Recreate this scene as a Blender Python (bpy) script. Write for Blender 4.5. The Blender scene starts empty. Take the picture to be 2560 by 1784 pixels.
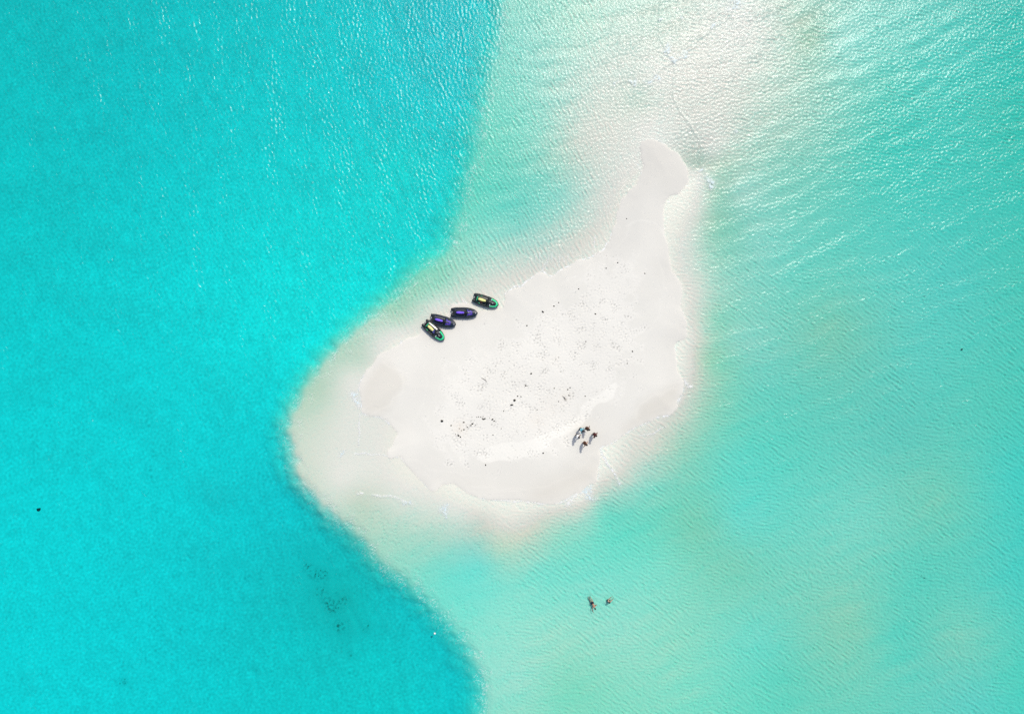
import bpy, math, random
import numpy as np
from mathutils import Vector, Matrix

random.seed(7)
RNG = np.random.default_rng(11)
scene = bpy.context.scene
C = scene.collection

# ------------------------------------------------------------------ camera, sky, sun
PX = 0.051                       # metres on the sand per pixel of a 2560 px wide survey of the cay
CAM_H = 87.0
SUN_ZEN, SUN_AZ = math.radians(35), math.radians(27)     # azimuth measured from +Y towards +X

cam_d = bpy.data.cameras.new('camera')
cam = bpy.data.objects.new('camera', cam_d)
C.objects.link(cam)
cam_d.sensor_width = 36.0
cam_d.lens = 36.0 * CAM_H / (2560 * PX)
cam_d.clip_start, cam_d.clip_end = 0.5, 9000
cam.location = (0, 0, CAM_H)
cam.rotation_euler = (0, 0, 0)
scene.camera = cam

w = bpy.data.worlds.new('World')
scene.world = w
w.use_nodes = True
nt = w.node_tree
nt.nodes.clear()
sky = nt.nodes.new('ShaderNodeTexSky')
sky.sky_type = 'NISHITA'
sky.sun_disc = False
sky.sun_elevation = math.pi / 2 - SUN_ZEN
sky.sun_rotation = SUN_AZ
bg = nt.nodes.new('ShaderNodeBackground')
bg.inputs['Strength'].default_value = 0.15
sky.dust_density = 2.4
sky.air_density = 1.0
sky.ozone_density = 0.0
wo = nt.nodes.new('ShaderNodeOutputWorld')
nt.links.new(sky.outputs[0], bg.inputs[0])
nt.links.new(bg.outputs[0], wo.inputs[0])

SUNV = Vector((math.sin(SUN_ZEN) * math.sin(SUN_AZ), math.sin(SUN_ZEN) * math.cos(SUN_AZ), math.cos(SUN_ZEN)))
sd = bpy.data.lights.new('sun', 'SUN')
sd.energy = 2.8
sd.angle = math.radians(0.5)
sd.color = (1.0, 0.962, 0.872)
so = bpy.data.objects.new('sun', sd)
C.objects.link(so)
so.rotation_euler = SUNV.to_track_quat('Z', 'Y').to_euler()

scene.view_settings.view_transform = 'Standard'
scene.view_settings.look = 'None'
scene.view_settings.exposure = -0.07
scene.view_settings.gamma = 1.0
scene.render.engine = 'CYCLES'
scene.cycles.use_denoising = False
scene.cycles.max_bounces = 6
scene.cycles.diffuse_bounces = 2
scene.cycles.glossy_bounces = 2
scene.cycles.transparent_max_bounces = 10
scene.cycles.sample_clamp_direct = 6.0
scene.cycles.sample_clamp_indirect = 2.0
scene.cycles.caustics_reflective = False
scene.cycles.caustics_refractive = False

# light reaching an open flat surface (linear, after exposure) per unit albedo, used to turn a wanted look into depths and bed colours
E_W = np.array([1.18, 1.15, 1.21])
SIG = np.array([1.15, 0.050, 0.035])          # absorption of the water per metre, red green blue
SUNPATH = 1 / math.cos(SUN_ZEN)


def W(x, y, z=0.0):
    return Vector(((x - 1280) * PX, (892 - y) * PX, z))


def s2l(c):
    c = np.asarray(c, float) / 255.0
    return np.where(c <= 0.04045, c / 12.92, ((c + 0.055) / 1.055) ** 2.4)


# ------------------------------------------------------------------ survey data (pixels of the survey, sRGB look)
DEEP_EDGE = [(1330, -3000), (1290, -900), (1263, -300), (1260, -60), (1257, 0), (1244, 109), (1226, 197), (1206, 284), (1192, 372), (1174, 437), (1154, 525),
             (1122, 612), (1077, 658), (1034, 697), (985, 745), (925, 795), (885, 830), (835, 880), (792, 935),
             (750, 992), (730, 1042), (723, 1092), (731, 1142), (750, 1188), (795, 1250), (860, 1306), (907, 1346),
             (951, 1404), (1017, 1455), (1064, 1492), (1112, 1550), (1163, 1601), (1185, 1645), (1203, 1693),
             (1210, 1770), (1212, 1850), (1215, 2100), (1190, 2600), (1150, 5000)]

WATERLINE = [(1603, 351), (1640, 349), (1670, 370), (1700, 388), (1712, 410), (1720, 445), (1712, 467), (1690, 487),
             (1672, 495), (1662, 517), (1659, 542), (1660, 570), (1667, 605), (1672, 635), (1675, 667), (1690, 690),
             (1704, 710), (1706, 732), (1703, 755), (1707, 775), (1715, 800), (1719, 817), (1715, 840), (1700, 850),
             (1687, 865), (1691, 900), (1700, 937), (1710, 955), (1705, 980), (1695, 1000), (1690, 1025), (1675, 1037),
             (1650, 1042), (1625, 1052), (1600, 1062), (1562, 1082), (1545, 1097), (1520, 1110), (1500, 1121),
             (1503, 1142), (1496, 1170), (1493, 1195), (1480, 1208), (1457, 1225), (1427, 1242), (1399, 1255),
             (1352, 1257), (1294, 1250), (1240, 1249), (1200, 1244), (1160, 1225), (1137, 1209), (1119, 1208),
             (1106, 1212), (1087, 1225), (1069, 1219), (1047, 1197), (1031, 1178), (1012, 1156), (997, 1142),
             (975, 1141), (968, 1128), (975, 1115), (987, 1098), (991, 1078), (981, 1062), (962, 1047), (931, 1037),
             (906, 1034), (903, 1019), (903, 994), (897, 975), (904, 950), (925, 916), (950, 885), (985, 868),
             (1005, 860), (1020, 845), (1045, 835), (1062, 815), (1090, 800), (1120, 787), (1129, 766), (1147, 753),
             (1161, 755), (1179, 765), (1200, 775), (1245, 775), (1262, 758), (1265, 735), (1275, 725), (1285, 719),
             (1302, 716), (1320, 702), (1335, 690), (1355, 680), (1370, 690), (1387, 687), (1397, 675), (1410, 671),
             (1432, 661), (1450, 652), (1480, 642), (1502, 630), (1520, 606), (1532, 580), (1540, 560), (1544, 530),
             (1557, 500), (1575, 480), (1607, 432), (1605, 405), (1602, 378)]

DRY = [(1103, 1044), (1108, 990), (1121, 940), (1159, 926), (1198, 881), (1232, 869), (1295, 845), (1335, 807),
       (1375, 785), (1437, 740), (1475, 700), (1515, 667), (1542, 640), (1562, 655), (1585, 680), (1595, 717),
       (1585, 750), (1580, 820), (1582, 875), (1567, 907), (1550, 935), (1542, 952), (1534, 992), (1500, 1008),
       (1472, 1030), (1460, 1057), (1433, 1075), (1386, 1096), (1363, 1118), (1336, 1130), (1297, 1143), (1252, 1150),
       (1220, 1155), (1170, 1146), (1114, 1134), (1098, 1089)]

LEFT = [(50, 50, 0, 193, 195), (300, 300, 0, 198, 202), (100, 500, 0, 198, 200), (600, 100, 0, 203, 206),
        (900, 100, 0, 206, 210), (1100, 50, 0, 198, 206), (1200, 60, 0, 202, 206), (800, 500, 0, 214, 214),
        (1000, 400, 0, 212, 210), (500, 700, 0, 214, 216), (700, 800, 0, 221, 221), (300, 900, 0, 206, 210),
        (100, 1000, 0, 204, 208), (600, 1050, 0, 206, 210), (100, 1300, 0, 206, 211), (400, 1300, 0, 203, 208),
        (700, 1250, 0, 196, 203), (400, 1600, 0, 199, 205), (100, 1700, 0, 203, 209), (800, 1600, 0, 190, 192),
        (1000, 1500, 0, 192, 197), (1000, 1750, 0, 198, 200), (1150, 1700, 0, 194, 200), (850, 1500, 0, 184, 184),
        (1050, 600, 0, 214, 214), (850, 800, 0, 220, 220), (690, 1080, 0, 206, 210), (1180, 250, 0, 204, 208),
        (950, 250, 0, 205, 210), (0, 300, 0, 198, 200), (200, 120, 0, 195, 198), (0, 1500, 0, 205, 210)]

RIGHT = [(1300, 100, 146, 220, 209), (1250, 350, 126, 220, 204), (1350, 300, 156, 222, 209), (1450, 60, 185, 224, 210),
         (1550, 80, 202, 221, 211), (1600, 250, 205, 217, 207), (1400, 480, 156, 220, 209), (1300, 550, 136, 215, 204),
         (1200, 600, 156, 222, 209), (1100, 720, 175, 219, 202), (1000, 800, 196, 218, 203), (900, 900, 205, 219, 206),
         (800, 980, 192, 214, 197), (760, 1100, 212, 221, 209), (780, 1200, 212, 221, 209), (850, 1280, 200, 219, 206),
         (1500, 300, 218, 221, 213), (1450, 350, 212, 219, 210), (1560, 400, 227, 226, 220), (1380, 650, 221, 221, 215),
         (1300, 680, 222, 222, 215), (1200, 720, 225, 225, 217), (1520, 480, 224, 224, 218), (1450, 590, 219, 221, 213),
         (1100, 770, 230, 229, 223), (1000, 830, 230, 229, 223), (950, 860, 230, 229, 223),
         (880, 950, 230, 229, 223), (950, 1010, 230, 229, 223), (870, 1060, 230, 229, 223), (900, 1110, 230, 229, 223),
         (900, 1180, 231, 230, 224), (1000, 1230, 230, 229, 223), (850, 1200, 230, 229, 223), (1150, 1275, 230, 229, 223),
         (1250, 1310, 226, 220, 212), (1400, 1275, 225, 221, 213), (1470, 1250, 225, 221, 213),
         (1550, 1180, 225, 221, 213), (1620, 1110, 224, 221, 212), (1700, 1010, 223, 219, 211), (1600, 1100, 227, 224, 216),
         (1710, 600, 231, 229, 223), (1735, 740, 228, 226, 219), (1740, 840, 225, 222, 214), (1740, 520, 229, 228, 221),
         (1705, 640, 231, 229, 223), (1735, 920, 221, 216, 207),
         (900, 1255, 205, 216, 202), (1000, 1320, 190, 219, 205), (1100, 1335, 188, 219, 206), (1250, 1365, 195, 219, 202),
         (1400, 1320, 178, 221, 205), (1500, 1265, 165, 219, 205), (1620, 1205, 160, 219, 205), (1700, 1120, 170, 214, 196),
         (1760, 1020, 170, 214, 195), (1770, 900, 172, 214, 192), (1785, 800, 165, 217, 198), (1785, 650, 170, 217, 201),
         (1785, 560, 162, 211, 192), (1790, 480, 174, 212, 195),
         (1850, 700, 153, 217, 203), (1850, 850, 152, 217, 203), (1900, 950, 123, 214, 200), (1900, 600, 146, 217, 205),
         (1950, 500, 138, 214, 200), (1850, 480, 168, 217, 205), (2000, 700, 120, 215, 201), (1830, 1150, 112, 217, 203),
         (2080, 820, 132, 208, 188), (2200, 700, 110, 213, 201), (2400, 700, 95, 210, 201), (2540, 700, 87, 208, 194),  # east edge tones include averaged water sparkle, carried into bed colour and depth
         (2540, 300, 62, 204, 189), (2540, 1200, 82, 211, 201), (2540, 1450, 87, 209, 199), (2500, 1000, 95, 209, 194),
         (2300, 900, 105, 211, 200), (2250, 1100, 107, 207, 195), (2350, 1250, 124, 210, 191), (2150, 1300, 131, 217, 203),
         (2000, 1150, 108, 214, 200), (1850, 1300, 116, 217, 205), (1750, 1310, 130, 209, 187), (1850, 1420, 130, 210, 190),
         (1650, 1420, 133, 221, 204), (1500, 1450, 133, 221, 207), (1350, 1420, 138, 221, 207), (1200, 1400, 138, 221, 211),
         (1100, 1420, 134, 220, 207), (1250, 1550, 148, 224, 210), (1400, 1600, 160, 221, 204), (1550, 1600, 156, 221, 205),
         (1300, 1700, 158, 221, 207), (1700, 1600, 148, 219, 200), (1700, 1750, 138, 219, 200), (1900, 1600, 120, 217, 203),
         (1950, 1700, 108, 212, 195), (2130, 1560, 140, 209, 188), (2130, 1680, 128, 210, 191), (2250, 1600, 101, 210, 195),
         (2400, 1600, 130, 210, 193), (2300, 1450, 101, 210, 195), (2450, 1750, 105, 209, 199), (2540, 1700, 93, 210, 195),
         (1420, 1720, 136, 216, 194), (1750, 100, 220, 221, 214), (1700, 250, 218, 219, 212), (1800, 400, 195, 214, 200),
         (1980, 100, 190, 215, 201), (2025, 90, 165, 204, 184), (2100, 100, 160, 221, 210), (2200, 200, 110, 214, 200),
         (2400, 150, 85, 212, 201), (2540, 60, 60, 204, 192), (2000, 300, 168, 214, 200), (2200, 350, 80, 209, 195),
         (2400, 350, 75, 209, 197), (1900, 250, 200, 217, 206), (1950, 400, 150, 213, 198), (1870, 60, 219, 220, 215),
         (1650, 60, 205, 219, 208), (1740, 420, 205, 212, 203), (1620, 300, 225, 224, 218), (1640, 190, 223, 223, 217),
         (1770, 280, 219, 219, 212), (1840, 180, 217, 219, 212), (1200, 1320, 205, 215, 205), (1330, 1335, 205, 216, 202), (1400, 400, 180, 219, 206), (1520, 200, 212, 220, 212), (1820, 300, 212, 217, 209), (1785, 380, 210, 216, 208), (1800, 120, 219, 220, 214), (1640, 325, 230, 229, 224), (1740, 430, 225, 224, 218)]

# bores and swash edges that stand up a little from the film of water: (polyline, height, half width m)
FRONTS = [([(1684, 153), (1685, 188), (1683, 234), (1699, 276), (1725, 309), (1741, 338), (1753, 367), (1754, 409), (1764, 435), (1767, 465)], .050, .11),
          ([(1684, 153), (1670, 130), (1653, 104), (1647, 58), (1652, 20), (1660, -40)], .045, .12),
          ([(1684, 153), (1709, 140), (1735, 114), (1767, 81), (1796, 62), (1826, 42), (1832, 20), (1836, -40)], .045, .12),
          ([(1828, 42), (1839, 65), (1855, 88), (1862, 110)], .04, .11),
          ([(1684, 153), (1653, 175), (1627, 195), (1601, 211), (1575, 205), (1540, 208)], .04, .11),
          ([(1500, 1121), (1512, 1145), (1530, 1165), (1540, 1185), (1546, 1200), (1541, 1217), (1525, 1228)], .045, .10),
          ([(894, 1236), (930, 1240), (975, 1243), (1000, 1252), (1020, 1258), (1045, 1270), (1063, 1279)], .045, .09),
          ([(1100, 1275), (1120, 1286), (1140, 1292)], .035, .09),
          ([(950, 885), (985, 872), (1003, 864)], .03, .07),
          ([(1716, 815), (1718, 840), (1742, 865), (1740, 900), (1735, 935)], .045, .08),
          ([(1704, 700), (1706, 735), (1703, 757), (1709, 780), (1718, 815)], .035, .09),
          ([(1835, 310), (1832, 330), (1840, 345)], .04, .10),
          ([(1692, 1005), (1690, 1028)], .06, .08)]

FOAMLINES = [([(1265, 735), (1275, 725), (1285, 719), (1302, 716), (1320, 702), (1335, 690), (1355, 680), (1370, 690), (1387, 687), (1397, 675), (1410, 671), (1432, 661), (1450, 652), (1480, 642), (1502, 630), (1520, 606), (1532, 580)], .10, 1.0),
             ([(1480, 642), (1485, 620), (1487, 590)], .06, .6), ([(1355, 680), (1359, 665), (1365, 655)], .07, .6),
             ([(1129, 766), (1147, 753)], .09, .6), ([(1156, 753), (1179, 765)], .12, .8),
             ([(1500, 1121), (1520, 1110), (1545, 1097), (1562, 1082), (1600, 1062), (1625, 1052), (1650, 1042), (1675, 1037)], .10, .8),
             ([(1500, 1121), (1505, 1140), (1522, 1160), (1535, 1180), (1543, 1195)], .12, .9),
             ([(1503, 1142), (1496, 1170), (1493, 1195)], .06, .6),
             ([(1457, 1225), (1427, 1242), (1399, 1255), (1352, 1257), (1294, 1250), (1240, 1249), (1200, 1244)], .10, .75),
             ([(1470, 1228), (1440, 1236), (1420, 1258)], .30, .7),
             ([(1707, 972), (1700, 985), (1692, 1003)], .22, .8), ([(1712, 952), (1720, 962), (1730, 965)], .16, .7),
             ([(903, 994), (905, 1015), (906, 1034), (931, 1037), (955, 1044), (975, 1057)], .10, .7),
             ([(897, 975), (904, 950), (915, 935)], .16, .7), ([(879, 985), (892, 1002), (900, 1012)], .30, .8),
             ([(899, 1035), (898, 1060), (897, 1085), (899, 1110)], .07, .7), ([(887, 1135), (944, 1134), (975, 1141), (997, 1142), (1012, 1156)], .07, .7),
             ([(1003, 866), (1007, 855)], .18, .9), ([(894, 1234), (905, 1232)], .12, .8), ([(930, 1238), (985, 1240), (1010, 1250), (1030, 1258)], .10, .6),
             ([(1087, 1225), (1069, 1219), (1047, 1197)], .06, .5), ([(1687, 865), (1691, 880)], .08, .5),
             ([(1600, 1090), (1640, 1078), (1665, 1065)], .08, .5), ([(1600, 445), (1606, 430), (1590, 410)], .09, .5),
             ([(1603, 351), (1640, 348), (1662, 362)], .07, .5)]

FOAMSPOTS = [(1668, 117, .55), (1686, 150, .5), (1703, 142, .4), (1725, 126, .3), (1790, 64, .45), (1640, 198, .5), (1625, 205, .35),
             (1585, 205, .4), (1836, 14, .9), (1845, 8, .6), (1773, 455, .75), (1785, 447, .45), (1752, 424, .35), (1546, 1207, .35),
             (879, 987, .45), (892, 1002, .5), (855, 1135, .4), (1463, 1228, .65), (1474, 1230, .5), (1450, 1232, .35), (1019, 1256, .3),
             (1109, 1272, .5), (1115, 1280, .35), (1708, 972, .35), (1650, 45, .3), (1838, 320, .3), (1712, 48, .25), (1540, 207, .25)]

# ------------------------------------------------------------------ grids
H = 0.1
fx = np.arange(-70.0, 70.01, H)
fy = np.arange(-50.0, 50.01, H)


def stretch(a):
    s, out = H, []
    x = 0.0
    while x < 3500:
        s *= 1.16
        x += s
        out.append(x)
    o = np.array(out)
    return np.concatenate([a[0] - o[::-1], a, a[-1] + o])


gx, gy = stretch(fx), stretch(fy)
NX, NY = len(gx), len(gy)
P0x = (NX - len(fx)) // 2
P0y = (NY - len(fy)) // 2
X, Y = np.meshgrid(gx, gy)
SX = X / PX + 1280
SY = 892 - Y / PX
FINE = np.zeros((NY, NX), np.float32)
ey = np.clip(np.minimum(np.arange(NY) - P0y, P0y + len(fy) - 1 - np.arange(NY)) / 40.0, 0, 1)
ex = np.clip(np.minimum(np.arange(NX) - P0x, P0x + len(fx) - 1 - np.arange(NX)) / 40.0, 0, 1)
FINE[:] = ey[:, None] * ex[None, :]


def comp(v, lo, hi, k=350.):
    return np.where(v < lo, lo - k * np.tanh((lo - v) / k), np.where(v > hi, hi + k * np.tanh((v - hi) / k), v))


def sstep(a, b, v):
    t = np.clip((v - a) / (b - a), 0, 1)
    return t * t * (3 - 2 * t)


# coarse survey grid for smooth fields
CS = 6.0
cx = np.arange(-700, 3300, CS)
cy = np.arange(-700, 2500, CS)
CX, CY = np.meshgrid(cx, cy)


def up(field):
    """bilinear lookup of a coarse field at every grid vertex"""
    u = np.clip((SX - cx[0]) / CS, 0, len(cx) - 1.001)
    v = np.clip((SY - cy[0]) / CS, 0, len(cy) - 1.001)
    i, j = u.astype(int), v.astype(int)
    fu, fv = u - i, v - j
    return ((field[j, i] * (1 - fu) + field[j, i + 1] * fu) * (1 - fv)
            + (field[j + 1, i] * (1 - fu) + field[j + 1, i + 1] * fu) * fv)


def rbf(pts, lo, hi):
    p = np.array(pts, float)
    xy, val = p[:, :2], s2l(p[:, 2:])
    d = np.sqrt(((xy[:, None] - xy[None]) ** 2).sum(-1) + 25.0 ** 2)
    n = len(p)
    A = np.zeros((n + 1, n + 1))
    A[:n, :n] = -d
    A[:n, n] = A[n, :n] = 1
    sol = np.linalg.solve(A, np.vstack([val, np.zeros((1, 3))]))
    ux, uy = comp(CX, 0, 2560, 150.), comp(CY, 0, 1784, 150.)
    out = np.zeros(CX.shape + (3,))
    for k in range(n):
        r = -np.sqrt((ux - xy[k, 0]) ** 2 + (uy - xy[k, 1]) ** 2 + 25.0 ** 2)
        out += r[..., None] * sol[k]
    out += sol[n]
    return np.clip(out, lo, hi)


def polydist(poly, GX, GY, closed=True):
    p = np.array(poly, float)
    q = np.roll(p, -1, 0) if closed else p[1:]
    a = p if closed else p[:-1]
    best = np.full(GX.shape, 1e12)
    for (ax, ay), (bx, by) in zip(a, q):
        dx, dy = bx - ax, by - ay
        L2 = dx * dx + dy * dy + 1e-9
        t = np.clip(((GX - ax) * dx + (GY - ay) * dy) / L2, 0, 1)
        best = np.minimum(best, (GX - ax - t * dx) ** 2 + (GY - ay - t * dy) ** 2)
    return np.sqrt(best)


def inside(poly, GX, GY):
    p = np.array(poly, float)
    q = np.roll(p, -1, 0)
    ins = np.zeros(GX.shape, bool)
    for (ax, ay), (bx, by) in zip(p, q):
        c = (ay > GY) != (by > GY)
        xi = (bx - ax) * (GY - ay) / (by - ay + 1e-12) + ax
        ins ^= c & (GX < xi)
    return ins


def smooth_poly(poly, closed=True, n=4):
    """Catmull-Rom rounding of a surveyed line"""
    p = [np.array(a, float) for a in poly]
    m = len(p)
    out = []
    rng = range(m) if closed else range(m - 1)
    for i in rng:
        if closed:
            a, b, c, d = p[(i - 1) % m], p[i], p[(i + 1) % m], p[(i + 2) % m]
        else:
            a, b, c, d = p[max(i - 1, 0)], p[i], p[i + 1], p[min(i + 2, m - 1)]
        for k in range(n):
            t = k / n
            out.append(.5 * (2 * b + (c - a) * t + (2 * a - 5 * b + 4 * c - d) * t * t + (3 * b - a - 3 * c + d) * t ** 3))
    if not closed:
        out.append(p[-1])
    return out


def sdf(poly, GX, GY):
    d = polydist(poly, GX, GY)
    return np.where(inside(poly, GX, GY), d, -d)


WL = smooth_poly(WATERLINE)
DR = smooth_poly(DRY)
DE = smooth_poly(DEEP_EDGE, False)
left_poly = [tuple(a) for a in DE] + [(-6000, 5000), (-6000, -3000)]


def noise2(wl_lo, wl_hi, seed, ang=None, spread=0.5, power=0.0, seeds=None):
    """band limited noise on the fine grid (unit rms). ang = direction of travel, radians from +X"""
    n1, n2 = len(fy), len(fx)
    r = np.random.default_rng(seed)
    f = np.fft.rfft2(r.standard_normal((n1, n2)))
    ky = np.fft.fftfreq(n1, H)[:, None]
    kx = np.fft.rfftfreq(n2, H)[None, :]
    k = np.sqrt(kx ** 2 + ky ** 2) + 1e-9
    k0, k1 = 1 / wl_hi, 1 / wl_lo
    m = np.exp(-((np.log(k) - .5 * (np.log(k0) + np.log(k1))) / (.5 * (np.log(k1) - np.log(k0)))) ** 2) / k ** (1 + power)
    if ang is not None:
        a = np.arctan2(ky, kx)
        da = (a - ang + math.pi / 2) % math.pi - math.pi / 2
        m = m * np.exp(-(da / spread) ** 2)
    g = np.fft.irfft2(f * m, s=(n1, n2))
    g /= g.std()
    o = np.zeros((NY, NX), np.float32)
    o[P0y:P0y + n1, P0x:P0x + n2] = g
    return o


def slope_unit(g):
    """scale a height field to unit rms slope over the fine part"""
    c = g[P0y + 60:P0y + len(fy) - 60, P0x + 60:P0x + len(fx) - 60]
    gy_, gx_ = np.gradient(c, H)
    return g / math.sqrt(float((gx_ ** 2 + gy_ ** 2).mean()))


# ------------------------------------------------------------------ look -> depth and bed colour
big = noise2(5, 14, 1)
mid = noise2(1.2, 4, 2)
fin = noise2(.35, 1.0, 3)

lookL = rbf(LEFT, 0, 1)
lookR = rbf(RIGHT, 0.0004, 1)
lookR[..., 1] = np.maximum(lookR[..., 1], lookR[..., 0] * .962)
lookR[..., 2] = np.maximum(lookR[..., 2], lookR[..., 0] * .895)
side = up(sdf(left_poly, CX, CY)) * PX                      # metres inside the deep side
edge_n = 0.13 * mid + 0.02 * fin + 0.12 * big
deepm = sstep(-1.3, 4.3, side + edge_n)
cosv = CAM_H / np.sqrt(X ** 2 + Y ** 2 + CAM_H ** 2)
cosv = np.maximum(cosv, .55)
path = SUNPATH + 1 / cosv
REF = 0.83


def bed(look, deepside):
    T = [up(look[..., k]) for k in range(3)]
    if deepside:
        d = 2.0 + 0.04 * big
        L = d * path
        aR = np.full_like(L, .70)
    else:
        R = np.sqrt(T[0] ** 2 + .012 ** 2)
        aR0 = .72
        L = np.maximum(-np.log(R / (aR0 * E_W[0])) / SIG[0], .03)
        d = L / path
        aR = np.full_like(L, aR0)
    aG = T[1] / (E_W[1] * np.exp(-SIG[1] * L))
    aB = T[2] / (E_W[2] * np.exp(-SIG[2] * L))
    return d, np.stack([aR, aG, aB], -1)


dL, cL = bed(lookL, True)
dR, cR = bed(lookR, False)
depth = dR * (1 - deepm) + dL * deepm
alb = cR * (1 - deepm[..., None]) + cL * deepm[..., None]
lookm = np.stack([up(lookR[..., k]) * (1 - deepm) + up(lookL[..., k]) * deepm for k in range(3)], -1)
alb = np.clip(alb, .02, .93)
# darker growth and clean patches on the bed plus mottling of the bed colour
blotch = np.clip(big * .5 + mid * .5, -2, 2)
alb *= (1 + .020 * blotch * FINE * (1 - .7 * deepm))[..., None]
alb *= (1 + .045 * (mid * .45 + fin * 1.1 + .25 * big) * FINE * deepm)[..., None]  # water's light and dark crest texture imitated by mottling the deep bed colour
alb *= (1 + .022 * (mid * .6 + fin * .8) * FINE * (1 - deepm))[..., None]
GROWTH = [(756, 1429, 14, .30), (771, 1446, 16, .35), (797, 1450, 18, .35), (790, 1490, 16, .25), (812, 1521, 18, .40), (825, 1536, 16, .35),
          (850, 1515, 16, .35), (838, 1579, 14, .50), (286, 1722, 12, .35), (470, 1378, 10, .20), (760, 1400, 30, .12), (800, 1500, 60, .10),
          (880, 1560, 50, .08), (905, 1585, 14, .25), (865, 1650, 10, .30), (560, 1420, 26, .10), (850, 1600, 30, .15), (2315, 1447, 8, .35),
          (2340, 1668, 8, .15), (2403, 1268, 10, .15), (1980, 1650, 16, .14), (1955, 1620, 18, .14), (1800, 1500, 18, .12), (1375, 1505, 10, .10), (835, 880, 24, .10)]
gn = np.clip(.5 + .9 * fin + .4 * mid, 0, 1.6)
for (qx, qy, r, s) in GROWTH:
    g = np.exp(-((SX - qx) ** 2 + (SY - qy) ** 2) / r ** 2)
    alb *= (1 - np.clip(s * g * gn * .65, 0, .8))[..., None]

dw_c = sdf(WL, CX, CY) * PX
dwl = up(dw_c)
# exact sign near the waterline
near = (np.abs(dwl) < 1.2) & (FINE > 0)
iy, ix = np.where(near)
dwl[iy, ix] = sdf(WL, SX[iy, ix], SY[iy, ix]) * PX
dwl += .02 * fin * (np.abs(dwl) < 1.0) + .08 * mid * (np.abs(dwl) < 1.2)
ddry = up(sdf(DR, CX, CY) * PX)

film = 0.022 + .10 * sstep(0, 3.0, -dwl)                    # a skin of water at the very edge
d_water = np.maximum(np.minimum(depth, film + np.maximum(-dwl, 0) * .6), .018)
z_land = .018 + .75 * (1 - np.exp(-np.maximum(dwl, 0) / 11.0)) + .03 * np.clip(dwl, 0, .4)
thin = sstep(.35, .0, deepm)
Lact = d_water * path
for k in range(3):
    want = np.clip(lookm[..., k] / (E_W[k] * np.exp(-SIG[k] * Lact)), .02, .93)
    alb[..., k] = alb[..., k] * (1 - thin) + want * thin
land = dwl > 0
sm = sstep(-.12, .12, dwl)
zt = -d_water * (1 - sm) + z_land * sm

# sand: smooth damp skirt, pale dry core, beige soaked patches
drym = sstep(-1.3, .9, ddry + .8 * mid + .3 * fin + .5 * big)
base = np.array([.735, .718, .660])
core = np.array([.768, .750, .692])
sand = base + (core - base) * drym[..., None]


def blob(poly, soft):
    return sstep(-soft, soft, up(sdf(smooth_poly(poly), CX, CY) * PX))


soak = np.clip(blob([(905, 985), (925, 940), (960, 905), (1000, 930), (1010, 960), (985, 1000), (960, 1030), (915, 1030)], .8) * .8
               + blob([(1600, 1010), (1640, 985), (1690, 965), (1688, 1010), (1660, 1035), (1590, 1060), (1560, 1075), (1590, 1040)], 1.2)
               + blob([(1330, 1240), (1380, 1190), (1440, 1170), (1490, 1165), (1480, 1205), (1420, 1240), (1360, 1252)], 2.0) * .9
               + blob([(1180, 1240), (1130, 1190), (1240, 1180), (1350, 1180), (1350, 1245), (1260, 1245)], 2.5) * .35
               + blob([(1605, 360), (1640, 355), (1700, 400), (1710, 450), (1660, 480), (1615, 440)], 2.5) * .40
               + sstep(3.0, .3, dwl) * .14, 0, 1)
tongue = sstep(-.12, .12, up(sdf(smooth_poly([(1215, 1155), (1297, 1143), (1336, 1130), (1363, 1118), (1386, 1096), (1433, 1078), (1460, 1057), (1472, 1030), (1501, 1008), (1531, 994), (1542, 950),
          (1500, 985), (1455, 1010), (1440, 1045), (1400, 1070), (1330, 1095), (1240, 1110), (1195, 1135)]), CX, CY)) * PX + .1 * mid)
sand = sand + (np.array([.815, .797, .735]) - sand) * (tongue * .85)[..., None]
sand *= (1 - soak[..., None] * np.array([.080, .092, .112]))
rust = np.clip(sum(np.exp(-((SX - a) ** 2 + (SY - b) ** 2) / r ** 2) * s for a, b, r, s in
                   [(1150, 1068, 18, .8), (1415, 985, 18, .35), (1340, 1050, 22, .4), (1390, 900, 14, .2), (1375, 1010, 30, .25)]), 0, 1)
sand *= (1 - rust[..., None] * np.array([.02, .05, .08]) * (1 + .5 * np.clip(fin, -1, 1))[..., None])
# rubble and scraps too small to lift one by one, trodden into the core
tr = np.clip(drym * (0.35 + np.clip(up(sum(np.exp(-((CX - a) ** 2 + (CY - b) ** 2) / r ** 2) for a, b, r in
             [(1440, 790, 45), (1250, 960, 80), (1380, 1040, 70), (1170, 1110, 45), (1400, 850, 60), (1300, 920, 60), (1480, 830, 70), (1540, 870, 50)])), 0, 1)), 0, 1)
fin2 = noise2(.22, .5, 5)
speck = np.clip((fin2 * .8 + mid * .45 - 1.45), 0, 1) * tr
sand *= (1 - np.clip(.8 * speck, 0, .34))[..., None]
sand *= (1 + .012 * np.clip(big, -2, 2) * FINE)[..., None]

alb = alb * (1 - sm[..., None]) + sand * sm[..., None]
alb = np.clip(alb, .02, .93)

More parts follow.
